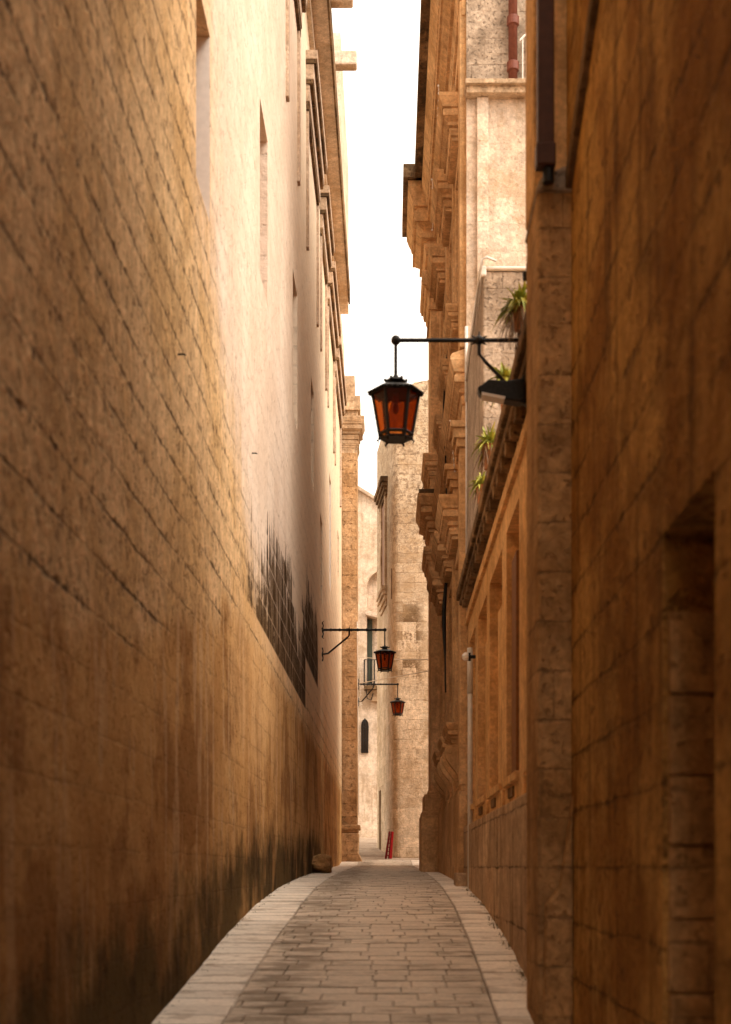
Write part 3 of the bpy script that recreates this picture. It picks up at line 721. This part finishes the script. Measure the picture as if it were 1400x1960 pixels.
# wall with an arched recess: strip faces around an arch
mb = MB(); bm = mb.bm
ac, ar, az = -.15, .72, 11.0
top = lambda x: 14.9-.62*(x+1.33)
xs = [-5, -3, -1.33, ac-ar]+[ac-ar*math.cos(math.pi*i/24) for i in range(1, 24)]+[ac+ar, 2, 4]
for a, b in zip(xs, xs[1:]):
    def lowz(x): return az+math.sqrt(max(0, ar*ar-(x-ac)**2)) if abs(x-ac) < ar-1e-6 else az
    if ac-ar-1e-6 <= a and b <= ac+ar+1e-6:
        za, zb_ = lowz(a), lowz(b)
        bm.faces.new([bm.verts.new(p) for p in ((a, 56, za), (b, 56, zb_), (b, 56, top(b)), (a, 56, top(a)))])
        bm.faces.new([bm.verts.new(p) for p in ((a, 56, za), (b, 56, zb_), (b, 56.35, zb_), (a, 56.35, za))])
    else:
        bm.faces.new([bm.verts.new(p) for p in ((a, 56, -1), (b, 56, -1), (b, 56, top(b)), (a, 56, top(a)))])
zl = 7.2
bm.faces.new([bm.verts.new(p) for p in ((ac-ar, 56, -1), (ac+ar, 56, -1), (ac+ar, 56, zl), (ac-ar, 56, zl))])
bm.faces.new([bm.verts.new(p) for p in ((ac-ar, 56.35, zl), (ac+ar, 56.35, zl), (ac+ar, 56.35, 12.2), (ac-ar, 56.35, 12.2))])
for x in (ac-ar, ac+ar): bm.faces.new([bm.verts.new(p) for p in ((x, 56, zl), (x, 56.35, zl), (x, 56.35, az), (x, 56, az))])
for p4 in (((-5, 56, -1), (-5, 60, -1), (-5, 60, top(-5)), (-5, 56, top(-5))), ((4, 56, -1), (4, 60, -1), (4, 60, top(4)), (4, 56, top(4))),
           ((-5, 56, top(-5)), (4, 56, top(4)), (4, 60, top(4)), (-5, 60, top(-5))), ((-5, 60, -1), (4, 60, -1), (4, 60, top(4)), (-5, 60, top(-5)))):
    bm.faces.new([bm.verts.new(p) for p in p4])
hang(mb.build('wall', 'far'), FH)
hang(MB().prism([(-3, top(-3)), (1, top(1)), (1, top(1)+.16), (-3, top(-3)+.16)], 'y', 55.8, 57).build('coping', 'trim', bevel=.02), FH)
dr = hang(MB().box(-.86, -.66, 56.2, 56.26, 7.2, 9.8).build('balcony_door', 'green', bevel=.01), FH)
hang(MB().prism([(-.93, 9.9), (.3, 9.55), (.3, 9.7), (-.93, 10.1)], 'y', 55.7, 56.34).build('door_hood', 'trim', bevel=.01), FH)
hang(MB().box(-.98, .3, 55.5, 55.998, 6.95, 7.1).build('balcony_slab', 'dark', bevel=.01), FH)
hang(MB().prism([(-.85, 6.95), (.2, 6.95), (.2, 6.5), (-.7, 6.5)], 'y', 55.7, 55.998).build('corbel', 'cap', bevel=.02), FH)
rg_ = hang(MB().tube([(-.97, 55.98, 8.1), (-.97, 55.52, 8.1), (.3, 55.52, 8.1)], .02, 6).build('balcony_rail', 'iron'), FH)
for i in range(9):
    x = -.96+i*.13; hang(MB().tube([(x, 55.52, 7.1), (x, 55.45, 7.3), (x, 55.52, 7.6), (x, 55.52, 8.1)], .024, 6).build('baluster', 'iron'), FH)
for i in range(4): hang(MB().tube([(-.97, 55.6+i*.1, 7.1), (-.97, 55.6+i*.1, 8.1)], .024, 6).build('baluster', 'iron'), FH)
hang(MB().tube([(-.9, 55.52, 6.95), (-.85, 55.6, 6.6), (-.7, 55.7, 6.55), (-.62, 55.6, 6.8)], .02, 6).build('scroll_bracket', 'iron'), FH)
wg = hang(MB().prism([(-1.1, 4.5), (-.82, 4.5), (-.8, 5.4)]+[(-.95+.15*math.cos(R(a)), 5.55+.28*math.sin(R(a))) for a in range(0, 181, 30)]+[(-1.1, 5.4)], 'y', 55.9, 55.995).build('window', 'darkgap'), FH)
mb = MB()
for i in range(4): x = -1.08+.085*i; mb.tube([(x, 55.9, 4.5), (x, 55.78, 4.9), (x, 55.8, 5.6), (-.95, 55.9, 5.85)], .014, 6)
for z in (4.55, 5.0, 5.5): mb.tube([(-1.1, 55.9, z), (-1.08, 55.78, z), (-.82, 55.78, z), (-.8, 55.9, z)], .012, 6)
sub(mb.build('grille', 'iron'), wg)
hang(MB().box(-5, 2, 55.97, 55.999, .5, 2.15).build('foot_band', 'undr'), FH) if False else None

# ------------------------------------------------------------------ hanging lanterns
def lantern(root, cx, cy, ztop, size=1., rot=0.):
    """hexagonal tapering lantern hanging with its cap at ztop"""
    n = 6; rt_, rb_ = .178*size, .124*size; H = .315*size; z1 = ztop-.09*size; z0 = z1-H
    def hx(r, k, z, dr=0): a = rot+k*math.pi/3; return Vector((cx+r*math.cos(a), cy+r*math.sin(a), z))
    mb = MB()     # scalloped roof
    mb.lathe([(.212*size, z1-.010*size), (.218*size, z1-.002), (.15*size, z1+.028*size), (.075*size, z1+.05*size), (.06*size, z1+.055*size)], (cx, cy, 0), 6, rot)
    for k in range(6):
        for j in range(5):
            p = hx(.206*size, k, z1).lerp(hx(.206*size, k+1, z1), (j+.5)/5); mb.ball(p-Vector((0, 0, .012*size)), .014*size, 6)
    hang(mb.build('roof', 'iron'), root)
    mb = MB(); mb.lathe([(.05*size, z1+.05*size), (.045*size, z1+.075*size), (.088*size, z1+.078*size), (.07*size, z1+.095*size), (.02*size, z1+.11*size)], (cx, cy, 0), 6, rot)
    for k in range(6): mb.ball(hx(.08*size, k, z1+.09*size), .012*size, 6)
    hang(mb.build('vent_cap', 'iron'), root)
    mb = MB()
    for k in range(6):
        mb.tube([hx(rt_, k, z1), hx(rb_, k, z0)], .0115*size, 6)
        mb.tube([hx(rb_, k, z0), hx(rb_, k+1, z0)], .012*size, 6); mb.tube([hx(rb_*.93, k, z0-.035*size), hx(rb_*.93, k+1, z0-.035*size)], .009*size, 6)
        mb.tube([hx(rt_, k, z1-.01), hx(rt_, k+1, z1-.01)], .01*size, 6)
        mb.tube([hx(rb_, k, z0+.0), hx(rb_*.97, k, z0-.04*size), hx(rb_*1.12, k, z0-.05*size), hx(rb_*1.0, k, z0-.072*size)], [.01*size, .011*size, .009*size, .003*size], 6)
    mb.lathe([(rb_*.92, z0-.04*size), (rb_*.92, z0-.028*size)], (cx, cy, 0), 6, rot)
    fr_ = hang(mb.build('frame', 'iron'), root)
    for k in range(6):
        mb = MB(); a, b, c, e = hx(rt_*.97, k, z1-.01), hx(rt_*.97, k+1, z1-.01), hx(rb_*.97, k+1, z0), hx(rb_*.97, k, z0)
        inn = (Vector((cx, cy, 0))-Vector(((a.x+b.x)/2, (a.y+b.y)/2, 0))).normalized()*.003
        v = [mb.bm.verts.new(p) for p in (a, b, c, e)]; mb.bm.faces.new(v)
        sub(mb.build('pane', 'amber'), fr_)
    mb = MB(); mb.lathe([(.02*size, 0), (.022*size, -.08*size), (.012*size, -.085*size)], (cx, cy, z1+.0), 10); mb.lathe([(.012*size, -.085*size), (.022*size, -.11*size), (.024*size, -.14*size), (.014*size, -.16*size), (.004, -.165*size)], (cx, cy, z1), 12)
    hang(mb.build('bulb', 'bulb', smooth=True), root)

def street_lamp(label, xw, y, z, x1, node, low, drop, size=1., dy=0., beads=True, tip=.5):
    s_ = 1 if x1 > xw else -1
    root = thing('lantern_lamp', label, 'street lamp', (xw, y, z), 'amber lanterns on iron wall brackets')
    mb = MB(); mb.tube([(xw-s_*.03, y, z), (x1, y+dy, z)], .022 if beads else .016, 8)
    if beads:
        k = 0
        for i in range(1, 14):
            t = i/14; p = Vector((xw, y, z)).lerp(Vector((x1, y+dy, z)), t); mb.ball(p, .026 if i % 2 else .031, 8)
    hang(mb.build('arm', 'iron'), root)
    mb = MB(); c = Vector((xw+s_*.01, y, z))
    for a in range(4):
        an = a*math.pi/2; dv = Vector((0, math.cos(an), math.sin(an)))
        mb.tube([c, c+dv*.08+Vector((s_*.02, 0, 0)), c+dv*.14], [.016, .011, .016], 6)
        mb.tube([c+dv*.14, c+dv*.17+Vector((s_*.03, 0, 0))], [.012, .004], 6)
    hang(mb.build('wall_mount', 'iron'), root); mb = MB()
    c2 = Vector((xw+s_*.01, y, low))
    for a in (1, 3):
        an = a*math.pi/2; dv = Vector((0, math.cos(an), math.sin(an)))
        mb.tube([c2, c2+dv*.07+Vector((s_*.015, 0, 0)), c2+dv*.13], [.016, .01, .014], 6)
    hang(mb.build('wall_mount', 'iron'), root)
    mb = MB(); nx = Vector((node, y+dy*.4, z))
    mb.tube([nx, nx+Vector((0, 0, -.10)), nx+Vector((-s_*.04, 0, -.15)), Vector((xw+s_*.12, y, low+.02)), Vector((xw-s_*.02, y, low))], .018 if beads else .0135, 8)
    hang(mb.build('strut', 'iron'), root)
    mb = MB(); mb.ball(nx, .035, 10)
    for a in range(6):
        an = a*math.pi/3+.5; mb.tube([nx, nx+Vector((math.cos(an)*.065, 0, math.sin(an)*.065))], [.014, .004], 6)
    hang(mb.build('star_boss', 'iron'), root)
    mb = MB(); mb.ball((x1, y+dy, z), .036, 14)
    mb.tube([(x1, y+dy-.0, z), (x1, y+dy, z-drop)], .0125, 8)
    mb.ball((x1, y+dy, z-drop+.03), .022, 10)
    hang(mb.build('drop_rod', 'iron', smooth=False), root)
    lantern(root, x1, y+dy, z-drop+.01, size, .06)
    return root
street_lamp('large amber lantern on a long iron arm from the right, nearest in the street', .975, 10.35, 3.835, .049, .655, 3.50, .30, .97, beads=False)
street_lamp('amber lantern on the left wall, in front of the stone pillar', xl(27.2), 27.2, 4.54, -.08, -.76, 4.07, .34, 1.02)
street_lamp('smallest amber lantern, farthest away, hung beyond the stone pillar', -.89, 40.8, 5.25, .25, -.45, 4.75, .42, 1.08)

# floodlight
fl = thing('floodlight', 'black wedge shaped floodlight sticking out from the right wall below the lantern arm', 'floodlight', (.93, 9.3, 3.15))
Yf = 9.3
q = lambda px, py: ((px-745)*Yf/F, (1660-py)*Yf/F)
hang(MB().prism([q(914, 741), q(930, 730), q(936, 725), q(968, 728), q(996, 724), q(1006, 722), q(1006, 762), q(1000, 769), q(960, 763), q(920, 752)], 'y', Yf, Yf+.12).build('housing', 'iron', bevel=.01), fl)
hang(MB().prism([q(922, 750), q(968, 759), q(966, 765), q(923, 757)], 'y', Yf+.0-.004, Yf+.10).build('glass', 'lens', bevel=.003), fl)
hang(MB().prism([q(990, 735), q(1003, 715), q(1022, 700), q(1022, 776), q(1000, 768)], 'y', Yf+.03, Yf+.09).build('bracket', 'iron', bevel=.006), fl)
# small wall camera near the top of the buttress
sm = thing('wall_bracket', 'small dark bracket peeking past the near buttress above the plants', 'bracket', (.92, 9.3, 3.95))
hang(MB().prism([(.875, 3.90), (.90, 3.90), (.90, 3.96), (.96, 4.02), (.96, 3.84), (.88, 3.86)], 'y', 9.3, 9.36).build('plate', 'iron', bevel=.004), sm)

# ------------------------------------------------------------------ plants
def blade(mb, base, dirn, L, w0, droop, segs=6):
    side = dirn.cross(Vector((0, 0, 1))); side = side.normalized() if side.length > 1e-3 else Vector((1, 0, 0))
    prev = None
    for i in range(segs+1):
        t = i/segs; p = base+dirn*L*t+Vector((0, 0, -droop*L*t*t)); ww = w0*(1-t)**.7*(.6+.8*min(1, t*3)) if i < segs else .0005
        up = Vector((0, 0, 1))
        cur = [mb.bm.verts.new(p-side*ww), mb.bm.verts.new(p-up*ww*.35), mb.bm.verts.new(p+side*ww)]
        if prev:
            for k in range(2): mb.bm.faces.new((prev[k], prev[k+1], cur[k+1], cur[k]))
        prev = cur
def potted(c, pot_r, pot_h, spread, nl, label, seed, dead=30, name='potted_plant'):
    rnd = random.Random(seed); root = thing(name, label, 'plant', c, 'spiky potted plants on the low house roof'); c = Vector(c)
    o = MB().lathe([(pot_r*.7, 0), (pot_r*.95, pot_h*.8), (pot_r*1.1, pot_h*.82), (pot_r*1.1, pot_h), (pot_r*.9, pot_h*.98)], tuple(c), 18).build('pot', 'terracotta', smooth=False); hang(o, root)
    mb = MB(); b = c+Vector((0, 0, pot_h))
    for i in range(nl*2):
        a = rnd.uniform(0, 2*math.pi); e = rnd.uniform(-.1, 1.45)
        dv = Vector((math.cos(a)*math.cos(e), math.sin(a)*math.cos(e), math.sin(e)))
        blade(mb, b+Vector((rnd.uniform(-1, 1)*pot_r*.6, rnd.uniform(-1, 1)*pot_r*.6, rnd.uniform(-.02, .05))), dv, spread*rnd.uniform(.4, .95), rnd.uniform(.006, .013)*1.3, rnd.uniform(.0, 1.3))
    hang(mb.build('leaf_rosette', 'leaf'), root)
    mb = MB()
    for i in range(dead):
        a = rnd.uniform(0, 2*math.pi); e = rnd.uniform(-.7, .1)
        dv = Vector((math.cos(a)*math.cos(e), math.sin(a)*math.cos(e), math.sin(e)))
        blade(mb, b+Vector((rnd.uniform(-1, 1)*pot_r, rnd.uniform(-1, 1)*pot_r, 0)), dv, spread*rnd.uniform(.5, .9), rnd.uniform(.003, .006), rnd.uniform(.7, 1.5))
    hang(mb.build('withered_leaves', 'dead'), root)
potted((.955, 10.3, 3.885), .065, .16, .24, 90, 'spiky green plant over brown withered leaves, highest of the roof plants, at the lantern arm', 1, 150)
potted((.93, 11.3, 3.605), .055, .24, .22, 120, 'bright green spiky plant just above the black floodlight', 2, 10)
potted((.915, 12.9, 3.605), .07, .22, .22, 90, 'grey green spiky plant with dry leaves hanging over the blackened cornice', 3, 90)
potted((.92, 14.1, 3.605), .06, .18, .19, 80, 'lowest and farthest small spiky plant on the blackened cornice, beside the thin white pipe', 4, 50)
# weeds along the foot of the right wall: uncountable
mb = MB(); rnd = random.Random(5)
for i in range(2600):
    if i % 4: x = rnd.gauss(.90, .025); y = rnd.uniform(8.6, 17.5)
    else: y = rnd.uniform(5, 26); x = xl(y)+abs(rnd.gauss(0, .03))+.01
    a = rnd.uniform(0, 6.28); e = rnd.uniform(.3, 1.4); cl = .5+.5*math.sin(y*3.1)*math.sin(y*7.7)
    blade(mb, Vector((x, y, g(y)-.01)), Vector((math.cos(a)*math.cos(e), math.sin(a)*math.cos(e), math.sin(e))), rnd.uniform(.02, .06)*(.4+cl), .004, .5, 3)
tag(mb.build('weeds', 'moss'), 'dry weeds and moss along the foot of the walls', 'weeds', kind='stuff')
# tufts on palazzo ledges
mb = MB()
for (cx, cy, cz) in ((.53, 25.3, 6.7), (.60, 25.3, 6.7)):
    for i in range(10):
        a = rnd.uniform(0, 6.28); blade(mb, Vector((cx+rnd.uniform(-.04, .04), cy, cz)), Vector((.3*math.cos(a), .3*math.sin(a), .9)), rnd.uniform(.08, .16), .003, .2, 3)
tag(mb.build('grass_tuft', 'dead'), 'dry grass tuft growing on the forward ledge of the palazzo', 'grass tuft')

# ------------------------------------------------------------------ wires
def wire(pts, label, r=.008, sag=0., name='wire'):
    P_ = []
    for (a, b) in zip(pts, pts[1:]):
        a, b = Vector(a), Vector(b)
        for i in range(13):
            t = i/12; q_ = a.lerp(b, t); q_.z -= sag*4*t*(1-t); P_.append(q_)
    P_ = [p for i, p in enumerate(P_) if i == 0 or (p-P_[i-1]).length > 1e-4]
    return tag(MB().tube(P_, r, 6).build(name, 'wire', smooth=True), label, 'wire')
wire([P(683, 1257, 41.0), P(822, 1262, 30)], 'upper white wire strung across the street behind the middle lantern', .010, .03)
wire([P(688, 1308, 41.0), P(821, 1284, 30)], 'lower white wire rising to the right above the smallest lantern', .011, .0)
wire([P(684, 1190, 40.3), P(687, 1560, 40.3)], 'thin white cable running straight down beside the stone pillar', .009)
ic = MB(); pts = [P(690+1.2*math.sin(i*1.3), 1258+i*6, 40.2) for i in range(17)]
ic.tube(pts, .006, 6)
for i, p in enumerate(pts): ic.tube([p, p+Vector((.04*(-1)**i, 0, .01))], .007, 6)
for a in range(8): ic.tube([pts[-2], pts[-2]+Vector((.05*math.cos(a), 0, .07*math.sin(a)))], .008, 6)
tag(ic.build('string_lights', 'wire'), 'unlit white icicle lights hanging vertically left of the smallest lantern', 'string lights', 'strings of small white bulbs')

# ------------------------------------------------------------------ unseen house past the palazzo, added to shade the far left wall
NH = thing('unseen_shade_house', 'unseen honey stone house added behind the palazzo to shade the left wall', 'building', (1.4, 33, g(33)))
hang(MB().box(1.35, 5, 27.2, 38.5, -1, 9.).build('wall', 'low'), NH)
hang(MB().box(1.3, 5, 27.15, 38.6, 9.002, 9.2).build('coping', 'low'), NH)
